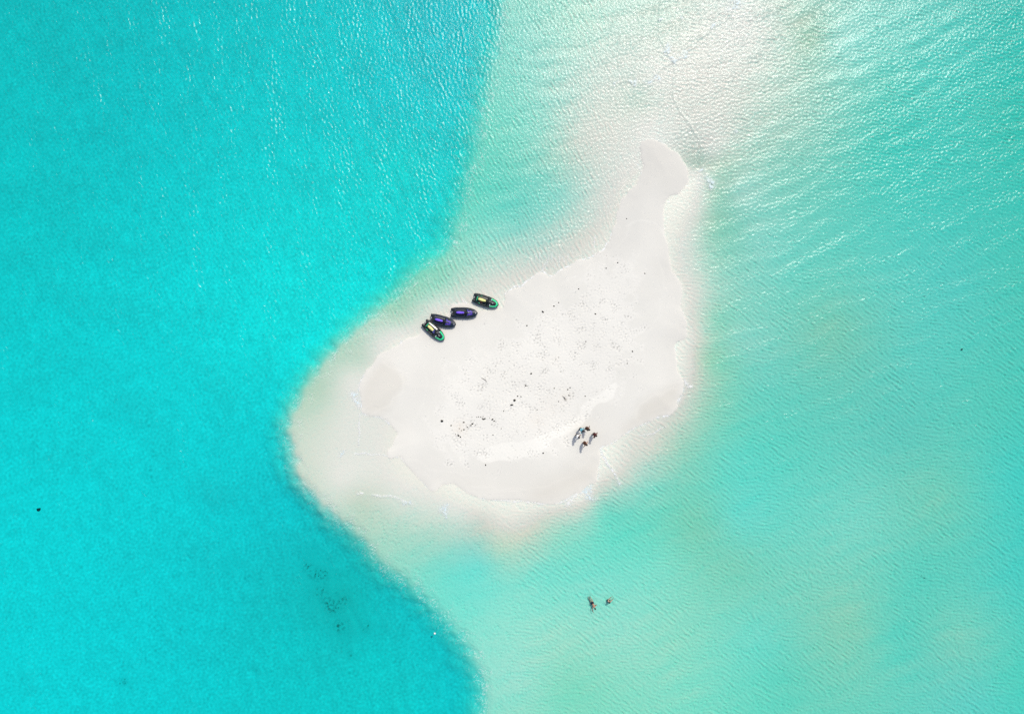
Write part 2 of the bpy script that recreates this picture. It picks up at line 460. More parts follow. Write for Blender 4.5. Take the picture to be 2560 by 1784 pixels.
# ---- relief of the sand, above and under water
A_r = slope_unit(noise2(.34, .8, 21, math.radians(55), .42))      # east and south: ridges run down to the right
A2_r = slope_unit(noise2(.30, .7, 27, math.radians(84), .45))
A3_r = slope_unit(noise2(.45, 1.1, 28, math.radians(30), .5))
bA = sstep(-.9, .9, noise2(9, 22, 29))
A_r = A_r * (.35 + .65 * bA) + A2_r * (1 - bA) * .75 + A3_r * .35 * (1 - np.abs(2 * bA - 1))
B_r = slope_unit(-np.abs(noise2(.42, 1.0, 22)))                              # everywhere: crossing ripples
C_r = slope_unit(noise2(.30, .80, 23, math.radians(28), .40))      # west channel
D_r = slope_unit(noise2(.30, .70, 24, math.radians(80), .45))      # north east
S_r = slope_unit(noise2(.35, .9, 25, math.radians(-55), .45))
L_r = slope_unit(noise2(1.0, 3.0, 26, math.radians(10), .6))
mN = up(sstep(700, 300, CY) * sstep(1500, 1750, CX))
mC = up(sstep(1650, 1450, CX) * sstep(950, 700, CY))
mA = up(sstep(1150, 1350, CX) * sstep(350, 800, CY))
und = 1 - sm
rel = (A_r * mA * (1 - mC) * .60 + B_r * .55 + C_r * mC * .8 + D_r * mN * .6)
amp_w = .38 * (1 - sstep(0, .25, deepm)) + .14 * sstep(0, .25, deepm)
filmz = sstep(.20, .05, d_water) * und
near_s = sstep(6., 1., -dwl) * und
relief = rel * amp_w * (1 - .45 * filmz) + L_r * .07 * deepm
relief *= up(1 - .55 * sstep(1250, 1050, CX) * sstep(800, 950, CY) * sstep(1330, 1200, CY))
foot = np.maximum(-noise2(.28, .55, 31) - .5 + .4 * mid, 0)
foot = slope_unit(foot)
relief_land = -foot * .15 * tr + slope_unit(fin2) * .030 * drym + slope_unit(noise2(2, 6, 33)) * .012
zt = zt + FINE * (relief * und + relief_land * sm)


def stamp(target, poly, hw, amp, jit=.0, mode='add'):
    pl = smooth_poly(poly, False, 5)
    p = np.array(pl)
    m = (hw * 4 + .8) / PX
    x0, x1, y0, y1 = p[:, 0].min() - m, p[:, 0].max() + m, p[:, 1].min() - m, p[:, 1].max() + m
    i0, i1 = np.searchsorted(gx, (x0 - 1280) * PX), np.searchsorted(gx, (x1 - 1280) * PX)
    j0, j1 = np.searchsorted(gy, (892 - y1) * PX), np.searchsorted(gy, (892 - y0) * PX)
    sl = (slice(j0, j1), slice(i0, i1))
    d = polydist(pl, SX[sl] + jit * mid[sl] / PX, SY[sl] + jit * mid[::-1][sl] / PX, False) * PX
    g = np.exp(-(d / hw) ** 2)
    if mode == 'add':
        target[sl] += amp * g
    else:
        target[sl] = np.maximum(target[sl], amp * g)


wz = np.zeros_like(zt)                       # water surface
ridge = np.zeros_like(zt)
for pl, hgt, hw in FRONTS:
    stamp(ridge, pl, hw * 1.1, hgt * .75, .08)
zt += ridge * .55 * und
wz += ridge * .8

# old tide lines left on the sand: thin paler rims with a slightly damper inner side
tide = np.zeros_like(zt)
for pl, s_ in (([(1567, 565), (1600, 552), (1620, 552), (1650, 570), (1667, 600)], .045), ([(960, 905), (1000, 930), (1010, 960), (985, 1000), (940, 1030)], .035),
               ([(1590, 1045), (1600, 1010), (1640, 985), (1690, 968)], .035), ([(1180, 1212), (1300, 1222), (1390, 1205), (1450, 1165), (1480, 1130)], .020),
               ([(1690, 870), (1693, 905), (1701, 940)], .04), ([(1500, 830), (1585, 850), (1640, 800), (1660, 720), (1640, 640)], .014),
               ([(1040, 1150), (1075, 1170), (1130, 1180), (1200, 1190)], .018), ([(1030, 870), (1060, 900), (1065, 980), (1035, 1060)], .014),
               ([(1575, 560), (1560, 600), (1500, 650), (1400, 710)], .018)):
    stamp(tide, pl, .14, s_, .12, 'max')
alb = np.clip(alb * (1 + tide * sm)[..., None], .02, .93)
foam_caustics = np.zeros_like(zt)
for pl, hw, s in FOAMLINES:
    stamp(foam_caustics, pl, hw * 1.25, s, .07, 'max')
lace = np.clip(.95 + .45 * fin2 + .35 * fin, 0, 1.3)
foam_caustics *= lace
spray = np.zeros_like(zt)
for (qx, qy, r) in FOAMSPOTS:
    r = r * .9
    g = np.exp(-(((SX - qx) * PX + .25 * mid) ** 2 + ((SY - qy) * PX + .25 * mid[::-1]) ** 2) / r ** 2)
    spray = np.maximum(spray, np.clip(g * 1.25, 0, 1) * np.clip(.62 + .35 * fin2 + .25 * fin, 0, 1))
# aerated streaks where the thin film runs back
streak = np.clip(noise2(.3, .7, 41, math.radians(0), .35) - 1.1, 0, 1) * np.clip(up(np.exp(-((CX - 1380) ** 2 / 90 ** 2 + (CY - 655) ** 2 / 35 ** 2))), 0, 1)
foam_caustics = np.maximum(foam_caustics, streak * .5)
# bright refraction caustics painted white on the water along the drop-off edge
lip_caustics = np.clip(1 - 2.6 * np.abs(fin + .3 * fin2), 0, 1) * np.clip(.6 + .7 * mid, 0, 1.2) * np.exp(-((side - .1 + .5 * mid) / 1.2) ** 2)
foam_caustics = np.maximum(foam_caustics, lip_caustics * .42)
foam_caustics = np.maximum(np.clip(foam_caustics, 0, 1), spray) * FINE

# ---- waves on the water
wl = slope_unit(noise2(.34, .95, 51, math.radians(8), 1.15))
wl2 = slope_unit(noise2(.30, .7, 52, math.radians(15), .9))
wr = slope_unit(noise2(.32, .9, 53, math.radians(105), .9))
wr2 = slope_unit(noise2(.30, .7, 54))
wr3 = slope_unit(noise2(1.6, 4.5, 58, math.radians(112), .5))
gp = np.clip(1 + .50 * noise2(1.8, 6, 55, math.radians(110), .45) + .25 * noise2(6, 16, 57), .25, 2.3)      # gusts: wind patches
gpl = np.clip(1 + .55 * noise2(2.0, 7, 56, math.radians(5), .45), .2, 2.4)
lm = sstep(-6, 3, side)
# the wind roughens the water north east of the spit; it is calmer in its lee
rough = .80 + .50 * up(sstep(60, -90, CY - np.interp(CX, [1500, 1750, 2050, 2560], [330, 430, 430, 620])) * sstep(1560, 1900, CX)) * np.clip(.7 + .5 * noise2(1.4, 4.5, 61, math.radians(115), .6), 0, 1.8)
waves = (wl * .078 + wl2 * .06) * gpl * lm + ((wr * .06 + wr2 * .085) * (.35 + .65 * gp) * rough + wr3 * .035 * np.clip(d_water / .3, 0, 1)) * (1 - lm)
att = np.clip(d_water / .10, .35, 1) * (d_water > 0)
att = att * (1 - .8 * sstep(-.6, .2, dwl))
wz += waves * att * FINE
wz = np.where(dwl > 0.35, np.minimum(wz, 0) - .02, wz)

calm = np.clip(1 - .55 * up(sstep(1250, 1050, CX) * sstep(850, 950, CY) * sstep(1330, 1200, CY)), 0, 1)


# ------------------------------------------------------------------ helpers for meshes and materials
def tag(o, label=None, cat=None, group=None, kind=None):
    if label: o['label'] = label
    if cat: o['category'] = cat
    if group: o['group'] = group
    if kind: o['kind'] = kind
    return o


def grid_mesh(name, Z, closed_to=None):
    n = NX * NY
    co = np.empty((NY, NX, 3), np.float32)
    co[..., 0], co[..., 1], co[..., 2] = X, Y, Z
    co = co.reshape(-1, 3)
    idx = np.arange(n).reshape(NY, NX)
    q = np.stack([idx[:-1, :-1], idx[:-1, 1:], idx[1:, 1:], idx[1:, :-1]], -1).reshape(-1, 4)
    loops = q.reshape(-1)
    sizes = np.full(len(q), 4)
    if closed_to is not None:
        ring = np.concatenate([idx[0, :], idx[1:, -1], idx[-1, -2::-1], idx[-2:0:-1, 0]])
        m = len(ring)
        low = co[ring].copy()
        low[:, 2] = closed_to
        co = np.vstack([co, low, [[0, 0, closed_to]]]).astype(np.float32)
        li = n + np.arange(m)
        nx_ = np.roll(np.arange(m), -1)
        sides = np.stack([ring, li, li[nx_], ring[nx_]], -1)
        tri = np.stack([np.full(m, n + m), li[nx_], li], -1)
        loops = np.concatenate([loops, sides.reshape(-1), tri.reshape(-1)])
        sizes = np.concatenate([sizes, np.full(m, 4), np.full(m, 3)])
    me = bpy.data.meshes.new(name)
    me.vertices.add(len(co))
    me.vertices.foreach_set('co', co.reshape(-1))
    me.loops.add(len(loops))
    me.loops.foreach_set('vertex_index', loops.astype(np.int32))
    me.polygons.add(len(sizes))
    me.polygons.foreach_set('loop_start', np.concatenate([[0], np.cumsum(sizes)[:-1]]).astype(np.int32))
    me.update(calc_edges=True)
    me.shade_smooth()
    return me


def attr_f(me, name, arr):
    a = me.attributes.new(name, 'FLOAT', 'POINT')
    v = np.zeros(len(me.vertices), np.float32)
    v[:arr.size] = arr.reshape(-1)
    a.data.foreach_set('value', v)


def attr_c(me, name, arr):
    a = me.attributes.new(name, 'FLOAT_COLOR', 'POINT')
    v = np.ones((len(me.vertices), 4), np.float32)
    v[:arr.shape[0] * arr.shape[1], :3] = arr.reshape(-1, 3)
    a.data.foreach_set('color', v.reshape(-1))


class N:
    def __init__(s, name):
        s.m = bpy.data.materials.new(name)
        s.m.use_nodes = True
        s.t = s.m.node_tree
        s.t.nodes.clear()
        s.out = s.t.nodes.new('ShaderNodeOutputMaterial')

    def n(s, kind, **kw):
        nd = s.t.nodes.new(kind)
        for k, v in kw.items():
            if k in nd.inputs:
                if isinstance(v, bpy.types.NodeSocket):
                    s.t.links.new(v, nd.inputs[k])
                else:
                    nd.inputs[k].default_value = v
            else:
                setattr(nd, k, v)
        return nd

    def l(s, a, b):
        s.t.links.new(a, b)


# ------------------------------------------------------------------ sand bed and cay
m = N('coral_sand')
at = m.n('ShaderNodeAttribute', attribute_name='sand_tone')
tc = m.n('ShaderNodeTexCoord')
n1 = m.n('ShaderNodeTexNoise', Scale=9.0, Detail=5.0, Roughness=.65, Vector=tc.outputs['Object'])
mr = m.n('ShaderNodeMapRange')
m.l(n1.outputs['Fac'], mr.inputs['Value'])
mr.inputs['From Min'].default_value, mr.inputs['From Max'].default_value = .3, .7
mr.inputs['To Min'].default_value, mr.inputs['To Max'].default_value = .975, 1.02
mul = m.n('ShaderNodeVectorMath', operation='SCALE')
m.l(at.outputs['Color'], mul.inputs[0])
m.l(mr.outputs[0], mul.inputs['Scale'])
bp = m.n('ShaderNodeBump', Strength=.5, Distance=.02)
n2 = m.n('ShaderNodeTexNoise', Scale=5.0, Detail=6.0, Roughness=.7, Vector=tc.outputs['Object'])
m.l(n2.outputs['Fac'], bp.inputs['Height'])
df = m.n('ShaderNodeBsdfDiffuse', Roughness=.4)
m.l(mul.outputs[0], df.inputs['Color'])
m.l(bp.outputs[0], df.inputs['Normal'])
m.l(df.outputs[0], m.out.inputs['Surface'])
me = grid_mesh('sand', zt)
attr_c(me, 'sand_tone', alb)
me.materials.append(m.m)
sand_o = bpy.data.objects.new('ground', me)
C.objects.link(sand_o)
tag(sand_o, kind='structure')

# ------------------------------------------------------------------ water
m = N('lagoon_water')
tc = m.n('ShaderNodeTexCoord')
mp = m.n('ShaderNodeMapping', Scale=(1.0, .7, 1.0), Vector=tc.outputs['Object'])
n1 = m.n('ShaderNodeTexNoise', Scale=5.5, Detail=3.0, Roughness=.6, Vector=mp.outputs[0])
bp = m.n('ShaderNodeBump', Strength=1.0, Distance=.042)
m.l(n1.outputs['Fac'], bp.inputs['Height'])
ge = m.n('ShaderNodeNewGeometry')
dt = m.n('ShaderNodeVectorMath', operation='DOT_PRODUCT')
m.l(bp.outputs[0], dt.inputs[0])
m.l(ge.outputs['Incoming'], dt.inputs[1])
ab = m.n('ShaderNodeMath', operation='ABSOLUTE')
m.l(dt.outputs['Value'], ab.inputs[0])
om = m.n('ShaderNodeMath', operation='SUBTRACT', use_clamp=True)
om.inputs[0].default_value = 1.0
m.l(ab.outputs[0], om.inputs[1])
pw = m.n('ShaderNodeMath', operation='POWER')
m.l(om.outputs[0], pw.inputs[0])
pw.inputs[1].default_value = 5.0
fr = m.n('ShaderNodeMath', operation='MULTIPLY_ADD')
m.l(pw.outputs[0], fr.inputs[0])
fr.inputs[1].default_value, fr.inputs[2].default_value = .98, .02
gl = m.n('ShaderNodeBsdfGlossy', Roughness=.18)
gl.inputs['Color'].default_value = (1, 1, 1, 1)
m.l(bp.outputs[0], gl.inputs['Normal'])
tr_ = m.n('ShaderNodeBsdfTransparent')
mx = m.n('ShaderNodeMixShader')
m.l(fr.outputs[0], mx.inputs[0])
m.l(tr_.outputs[0], mx.inputs[1])
m.l(gl.outputs[0], mx.inputs[2])
fo = m.n('ShaderNodeAttribute', attribute_name='foam_caustics')
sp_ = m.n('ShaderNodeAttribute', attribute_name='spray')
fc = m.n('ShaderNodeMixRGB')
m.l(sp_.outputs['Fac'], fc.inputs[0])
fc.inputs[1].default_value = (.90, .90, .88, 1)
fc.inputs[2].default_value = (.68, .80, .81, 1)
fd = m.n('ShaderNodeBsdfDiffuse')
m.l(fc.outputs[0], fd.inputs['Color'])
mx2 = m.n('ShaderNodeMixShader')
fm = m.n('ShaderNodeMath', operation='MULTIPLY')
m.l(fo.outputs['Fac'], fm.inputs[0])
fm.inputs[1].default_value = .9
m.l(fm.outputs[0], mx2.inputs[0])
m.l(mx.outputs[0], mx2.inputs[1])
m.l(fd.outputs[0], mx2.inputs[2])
m.l(mx2.outputs[0], m.out.inputs['Surface'])
va = m.n('ShaderNodeVolumeAbsorption', Density=float(SIG[0]))
va.inputs['Color'].default_value = (0, 1 - SIG[1] / SIG[0], 1 - SIG[2] / SIG[0], 1)
m.l(va.outputs[0], m.out.inputs['Volume'])
me = grid_mesh('water', wz, closed_to=-9.0)
attr_f(me, 'foam_caustics', foam_caustics)
attr_f(me, 'spray', spray)
me.materials.append(m.m)
water_o = bpy.data.objects.new('water', me)
C.objects.link(water_o)
tag(water_o, kind='structure')


def ground_z(x, y):
    i = int(round((x - fx[0]) / H)) + P0x
    j = int(round((y - fy[0]) / H)) + P0y
    return float(zt[j, i])


#@@OBJECTS
# ------------------------------------------------------------------ object helpers
def mat(name, col, rough=.5, spec=.5, coat=0., metal=0., bump=0., bscale=40., var=0.):
    q = N(name)
    tcn = q.n('ShaderNodeTexCoord')
    nz = q.n('ShaderNodeTexNoise', Scale=bscale, Detail=3.0, Vector=tcn.outputs['Object'])
    p = q.n('ShaderNodeBsdfPrincipled')
    mr = q.n('ShaderNodeMapRange')
    q.l(nz.outputs['Fac'], mr.inputs['Value'])
    mr.inputs['To Min'].default_value, mr.inputs['To Max'].default_value = 1 - var, 1 + var
    sc = q.n('ShaderNodeVectorMath', operation='SCALE')
    sc.inputs[0].default_value = col
    q.l(mr.outputs[0], sc.inputs['Scale'])
    q.l(sc.outputs[0], p.inputs['Base Color'])
    p.inputs['Roughness'].default_value = rough
    p.inputs['Specular IOR Level'].default_value = spec
    p.inputs['Coat Weight'].default_value = coat
    p.inputs['Metallic'].default_value = metal
    if bump:
        b = q.n('ShaderNodeBump', Strength=bump, Distance=.01)
        q.l(nz.outputs['Fac'], b.inputs['Height'])
        q.l(b.outputs[0], p.inputs['Normal'])
    q.l(p.outputs[0], q.out.inputs['Surface'])
    return q.m


def link_mesh(name, verts, faces, m, parent=None, smooth=True):
    me = bpy.data.meshes.new(name)
    me.from_pydata([tuple(v) for v in verts], [], [tuple(f) for f in faces])
    me.update()
    if smooth:
        me.shade_smooth()
    me.materials.append(m)
    o = bpy.data.objects.new(name, me)
    C.objects.link(o)
    if parent:
        o.parent = parent
    return o


class MB:
    def __init__(s):
        s.v, s.f = [], []

    def add(s, v, f):
        k = len(s.v)
        s.v += [tuple(a) for a in v]
        s.f += [tuple(i + k for i in q) for q in f]

    def loft(s, rings, cap=True):
        n = len(rings[0])
        v = [p for rg in rings for p in rg]
        f = []
        for i in range(len(rings) - 1):
            for j in range(n):
                a, b = i * n + j, i * n + (j + 1) % n
                f.append((a, b, b + n, a + n))
        if cap:
            f.append(tuple(range(n))[::-1])
            f.append(tuple(range((len(rings) - 1) * n, len(rings) * n)))
        s.add(v, f)

    def tube(s, pts, rad, n=8):
        pts = [Vector(p) for p in pts]
        if not isinstance(rad, (list, tuple)):
            rad = [rad] * len(pts)
        rings = []
        for i, p in enumerate(pts):
            d = (pts[min(i + 1, len(pts) - 1)] - pts[max(i - 1, 0)]).normalized()
            u = d.cross(Vector((0, 0, 1)))
            if u.length < .1:
                u = d.cross(Vector((0, 1, 0)))
            u.normalize()
            v = d.cross(u)
            rings.append([tuple(p + rad[i] * (math.cos(t) * u + math.sin(t) * v)) for t in [2 * math.pi * k / n for k in range(n)]])
        s.loft(rings)

    def ball(s, c, r, n=10, m=7, jag=0., rng=None):
        v = [(c[0], c[1], c[2] - r[2])]
        for i in range(1, m):
            t = -math.pi / 2 + math.pi * i / m
            for k in range(n):
                a = 2 * math.pi * k / n
                q = 1 + (rng.uniform(-jag, jag) if jag else 0)
                v.append((c[0] + r[0] * math.cos(t) * math.cos(a) * q, c[1] + r[1] * math.cos(t) * math.sin(a) * q, c[2] + r[2] * math.sin(t) * q))
        v.append((c[0], c[1], c[2] + r[2]))
        f = [(0, 1 + (k + 1) % n, 1 + k) for k in range(n)]
        for i in range(m - 2):
            for k in range(n):
                a, b = 1 + i * n + k, 1 + i * n + (k + 1) % n
                f.append((a, b, b + n, a + n))
        t = len(v) - 1
        f += [(t, 1 + (m - 2) * n + k, 1 + (m - 2) * n + (k + 1) % n) for k in range(n)]
        s.add(v, f)

    def box(s, c, h, taper=1.0):
        v = []
        for z, q in ((-1, 1), (1, taper)):
            for x, y in ((-1, -1), (1, -1), (1, 1), (-1, 1)):
                v.append((c[0] + x * h[0] * q, c[1] + y * h[1] * q, c[2] + z * h[2]))
        s.add(v, [(3, 2, 1, 0), (4, 5, 6, 7), (0, 1, 5, 4), (1, 2, 6, 5), (2, 3, 7, 6), (3, 0, 4, 7)])

    def build(s, name, m, parent=None, smooth=True):
        return link_mesh(name, s.v, s.f, m, parent, smooth)


def empty(name, loc, rz=0.):
    o = bpy.data.objects.new(name, None)
    C.objects.link(o)
    o.empty_display_size = .3
    o.location = loc
    o.rotation_euler = (0, 0, rz)
    return o


# ------------------------------------------------------------------ personal watercraft
WT = [(-1.62, .44), (-1.35, .53), (-1.0, .58), (-.3, .60), (.3, .60), (.75, .54), (1.1, .46), (1.35, .35), (1.52, .22), (1.62, .06)]


def wid(x):
    return float(np.interp(x, [a for a, _ in WT], [b for _, b in WT]))


def sst(a, b, v):
    t = min(max((v - a) / (b - a), 0), 1)
    return t * t * (3 - 2 * t)


def deckz(x, s_):
    a = abs(s_)
    gun = .43 + .05 * sst(.6, 1.6, x)
    hood = float(np.interp(x, [.0, .25, .5, .8, 1.2, 1.62], [.60, .80, .84, .76, .62, .48]))
    zf = gun + (hood - gun) * max(0, 1 - a ** 1.7)
    zw = .56 if a < .30 else .56 - .22 * sst(.30, .42, a)
    zw = zw + (.50 - .34) * sst(.68, .80, a) if a > .42 else zw
    zw = zw - .07 * sst(.86, 1, a)
    plat = .40 + .03 * (1 - a)
    zr = zw * sst(-1.18, -1.0, x) + plat * (1 - sst(-1.18, -1.0, x))
    k = sst(.05, .35, x)
    return zr * (1 - k) + zf * k


def patch(fn, nu, nv, th=.014, lift=.012):
    """a thin solid panel lying on the deck; fn(u, v) -> (x, s)"""
    top, bot = [], []
    for i in range(nu + 1):
        for j in range(nv + 1):
            x, s_ = fn(i / nu, j / nv)
            z = deckz(x, s_)
            top.append((x, s_ * wid(x) * .955, z + lift + th))
            bot.append((x, s_ * wid(x) * .955, z - .01))
    n = len(top)
    f = []
    idx = lambda i, j: i * (nv + 1) + j
    for i in range(nu):
        for j in range(nv):
            q = (idx(i, j), idx(i + 1, j), idx(i + 1, j + 1), idx(i, j + 1))
            f.append(q)
            f.append(tuple(n + a for a in q[::-1]))
    ring = [idx(i, 0) for i in range(nu + 1)] + [idx(nu, j) for j in range(1, nv + 1)] + [idx(i, nv) for i in range(nu - 1, -1, -1)] + [idx(0, j) for j in range(nv - 1, 0, -1)]
    for a, b in zip(ring, ring[1:] + ring[:1]):
        f.append((a, n + a, n + b, b))
    return top + bot, f


M_BLACK = mat('black_gelcoat', (.010, .014, .016), .32, .5, .3)
M_NAVY = mat('deep_navy_gelcoat', (.010, .020, .034), .25, .5, .3)
M_DKGREEN = mat('dark_green_gelcoat', (.006, .022, .016), .22, .5, .3)
M_MAT = mat('ribbed_foam_mat', (.016, .018, .020), .85, .3, bump=.6, bscale=60)
M_GREEN = mat('mint_green_panel', (.03, .62, .27), .3, .5, .4, var=.06)
M_YELLOW = mat('pale_yellow_vinyl', (.80, .78, .30), .5, .4, var=.05)
M_VIOLET = mat('violet_vinyl', (.20, .10, .80), .35, .5, .3, var=.08)
M_VIOLETD = mat('dark_violet_panel', (.085, .040, .42), .3, .5, .4)
M_SADDLE = mat('black_vinyl', (.012, .013, .015), .6, .3)
M_RUB = mat('rubber', (.02, .02, .02), .6)
M_MIR = mat('mirror_housing', (.78, .80, .80), .12, .8, metal=.7)
M_GREY = mat('grey_metal', (.35, .36, .37), .35, metal=.6)
M_RED = mat('dark_red_webbing', (.12, .02, .025), .7)
M_LILAC = mat('folded_blue_vest', (.06, .06, .30), .7, bump=.5)


def make_craft(kind):
    g = kind == 'green'
    root = empty('jet_ski', (0, 0, 0))
    hullm = M_DKGREEN if g else M_NAVY
    xs = [-1.44, -1.35, -1.0, -.6, -.2, .2, .6, .9, 1.1, 1.3, 1.42, 1.52, 1.59, 1.62]
    b = MB()
    rings = []
    for x in xs:
        w_ = wid(x)
        zk = .02 + .34 * sst(.9, 1.62, x) ** 1.3
        zc = .14 + .26 * sst(.7, 1.62, x)
        zg = .43 + .05 * sst(.6, 1.6, x)
        zk, zc = min(zk, zg - .08), min(zc, zg - .05)
        rings.append([(x, 0, zk), (x, .72 * w_, zc), (x, .93 * w_, zc + .10 * (zg - zc) / .3), (x, w_, zg - .03), (x, w_ * .97, zg + .008), (x, 0, zg - .02),
                      (x, -w_ * .97, zg + .008), (x, -w_, zg - .03), (x, -.93 * w_, zc + .10 * (zg - zc) / .3), (x, -.72 * w_, zc)])
    b.loft(rings)
    b.build('hull', hullm, root)
    for sgn in (1, -1):
        b = MB()
        rr = []
        for x, w_ in ((-1.66, .10), (-1.60, .15), (-1.42, .17), (-1.30, .17)):
            cy_ = sgn * .36
            rr.append([(x, cy_ - w_, .30), (x, cy_ - w_, .39), (x, cy_ - w_ * .8, .425), (x, cy_ + w_ * .8, .425), (x, cy_ + w_, .39), (x, cy_ + w_, .30), (x, cy_ + w_ * .7, .18), (x, cy_ - w_ * .7, .18)])
        b.loft(rr)
        b.build('sponson', M_BLACK, root)
    b = MB()
    b.tube([(-1.42, 0, .24), (-1.62, 0, .24)], [.11, .075], 12)
    b.tube([(-1.50, .13, .30), (-1.50, -.13, .30)], .02)
    b.build('jet_nozzle', M_GREY, root)
    # rub rail round the gunwale
    b = MB()
    side_pts = [(x, wid(x) + .004, .405 + .05 * sst(.6, 1.6, x)) for x in np.linspace(-1.40, 1.60, 22)]
    full = side_pts + [(1.64, 0, .46)] + [(x, -y, z) for x, y, z in side_pts[::-1]]
    b.tube(full, .026, 6)
    b.build('rub_rail', M_RUB, root)
    # deck shell
    dv, df_ = patch(lambda u, v: (-1.42 + u * 3.0, -1 + 2 * v), 60, 40, .0, .0)
    link_mesh('deck', dv, df_, M_BLACK if g else M_NAVY, root)
    # mats
    for sgn in (1, -1):
        v, f = patch(lambda u, v_: (-1.0 + u * 1.0, sgn * (.44 + .22 * v_)), 10, 4)
        link_mesh('foot_mat', v, f, M_MAT, root)
    v, f = patch(lambda u, v_: (-1.38 + u * .20, -.78 + 1.56 * v_), 4, 10)
    link_mesh('boarding_mat', v, f, M_MAT, root)
    # saddle: dark base and coloured top
    b = MB()
    rr = []
    for x, w_, z in ((-1.02, .06, .60), (-.98, .13, .70), (-.85, .17, .76), (-.5, .19, .78), (-.2, .17, .80), (.0, .15, .83), (.14, .12, .80), (.18, .06, .72)):
        rr.append([(x, -w_ - .04, .50), (x, -w_ - .02, z - .10), (x, -w_ * .75, z - .02), (x, 0, z), (x, w_ * .75, z - .02), (x, w_ + .02, z - .10), (x, w_ + .04, .50)])
    b.loft(rr)
    sb = b.build('saddle', M_SADDLE, root)
    b = MB()
    rr = []
    seatw = 1.0 if g else .85
    for x, w_, z in ((-.97, .05, .735), (-.92, .12, .785), (-.75, .155, .81), (-.5, .165, .815), (-.3, .15, .825), (-.12, .13, .85), (-.02, .10, .865), (.03, .04, .85)):
        w_ *= seatw
        rr.append([(x, -w_, z - .06), (x, -w_ * .85, z - .015), (x, 0, z + .01), (x, w_ * .85, z - .015), (x, w_, z - .06)])
    b.loft(rr)
    b.build('seat_cover', M_YELLOW if g else M_VIOLET, sb)
    # handlebar
    b = MB()
    b.tube([(.34, 0, .78), (.22, 0, .98)], [.07, .05], 10)
    b.tube([(.08, .36, 1.00), (.16, .20, 1.02), (.22, 0, 1.0), (.16, -.20, 1.02), (.08, -.36, 1.00)], .018, 8)
    hb = b.build('handlebar', M_BLACK, root)
    for sgn in (1, -1):
        b = MB()
        b.tube([(.02, sgn * .42, .995), (.11, sgn * .29, 1.01)], .026, 8)
        b.build('grip', M_RUB, hb)
    # instrument pod, mirrors
    b = MB()
    b.box((.40, 0, .86), (.10, .14, .05), .7)
    b.build('dashboard', M_BLACK, root)
    for sgn in (1, -1):
        b = MB()
        b.ball((.62, sgn * .30, .84), (.06, .10, .05), 10, 6)
        b.tube([(.62, sgn * .22, .76), (.62, sgn * .28, .82)], .02)
        mi = b.build('mirror', M_MIR if g else M_BLACK, root)
    # hood seam
    b = MB()
    b.box((.86, 0, deckz(.86, 0) + .012), (.16, .035, .012), .6)
    b.build('hood_latch', M_GREY if g else M_VIOLETD, root)
    if g:
        def bow(u, v):
            t = -1 + 2 * u
            x = 1.55 - .95 * abs(t) ** 1.5
            s_ = math.copysign(min(1, abs(t) * 3.2) ** .7, t) * (.97 - .46 * v * (1 - .3 * abs(t)))
            return x - .24 * v * (1 - abs(t)), s_
        v, f = patch(bow, 40, 4, .016, .016)
        link_mesh('bow_trim', v, f, M_GREEN, root)

        def ster(u, v):
            t = -1 + 2 * u
            x = -1.17 + .55 * max(0, abs(t) - .45) ** 1.1 / .55
            return x - .0 + .10 * v * (1 - abs(t) * .7), t * .90 - math.copysign(.10 * v, t) * abs(t)
        v, f = patch(ster, 34, 3, .016, .03)
        link_mesh('stern_trim', v, f, M_GREEN, root)
    else:
        for sgn in (1, -1):
            v, f = patch(lambda u, v_: (.40 + .62 * u, sgn * (.16 + (.36 - .14 * abs(2 * u - 1)) * v_)), 12, 5, .016, .014)
            link_mesh('hood_panel', v, f, M_VIOLETD, root)
            v, f = patch(lambda u, v_: (.38 + .34 * u, sgn * (.50 + .07 * v_ - .22 * u * u)), 10, 2, .018, .03)
            link_mesh('hood_stripe', v, f, M_VIOLET, root)
        v, f = patch(lambda u, v_: (1.36 + .13 * u, -.35 + .7 * v_), 3, 4, .016, .014)
        link_mesh('bow_pad', v, f, M_GREY, root)
    return root


def copy_tree(o, parent=None):
    c = o.copy()
    C.objects.link(c)
    c.parent = parent
    for ch in list(o.children):
        copy_tree(ch, c)
    return c


def place(o, px, py, deg, tilt=0.):
    p = W(px, py)
    z = max(ground_z(p.x + a, p.y + b_) for a in (-.4, 0, .4) for b_ in (-.4, 0, .4))
    o.location = (p.x, p.y, max(z, 0.0) - .03)
    o.rotation_euler = (math.radians(tilt), math.radians(-.8), math.radians(deg))
    o.scale = (1.03, 1.10, 1.0)


GRP = 'jet skis beached on the cay'
g1 = make_craft('green')
v1 = make_craft('violet')
g2 = copy_tree(g1)
v2 = copy_tree(v1)
place(g1, 1086.5, 827.5, -42)
place(v1, 1108.5, 803.5, -15.5)
place(v2, 1161.5, 782.5, -2)
place(g2, 1215.0, 753.5, -18)
tag(g1, 'black and green jet ski with yellow seat touching a purple one', 'jet ski', GRP)
tag(v1, 'black and purple jet ski touching the green one beside it', 'jet ski', GRP)
tag(v2, 'black and purple jet ski standing clear of both neighbours', 'jet ski', GRP)
tag(g2, 'black and green jet ski with yellow seat standing apart at the row end', 'jet ski', GRP)
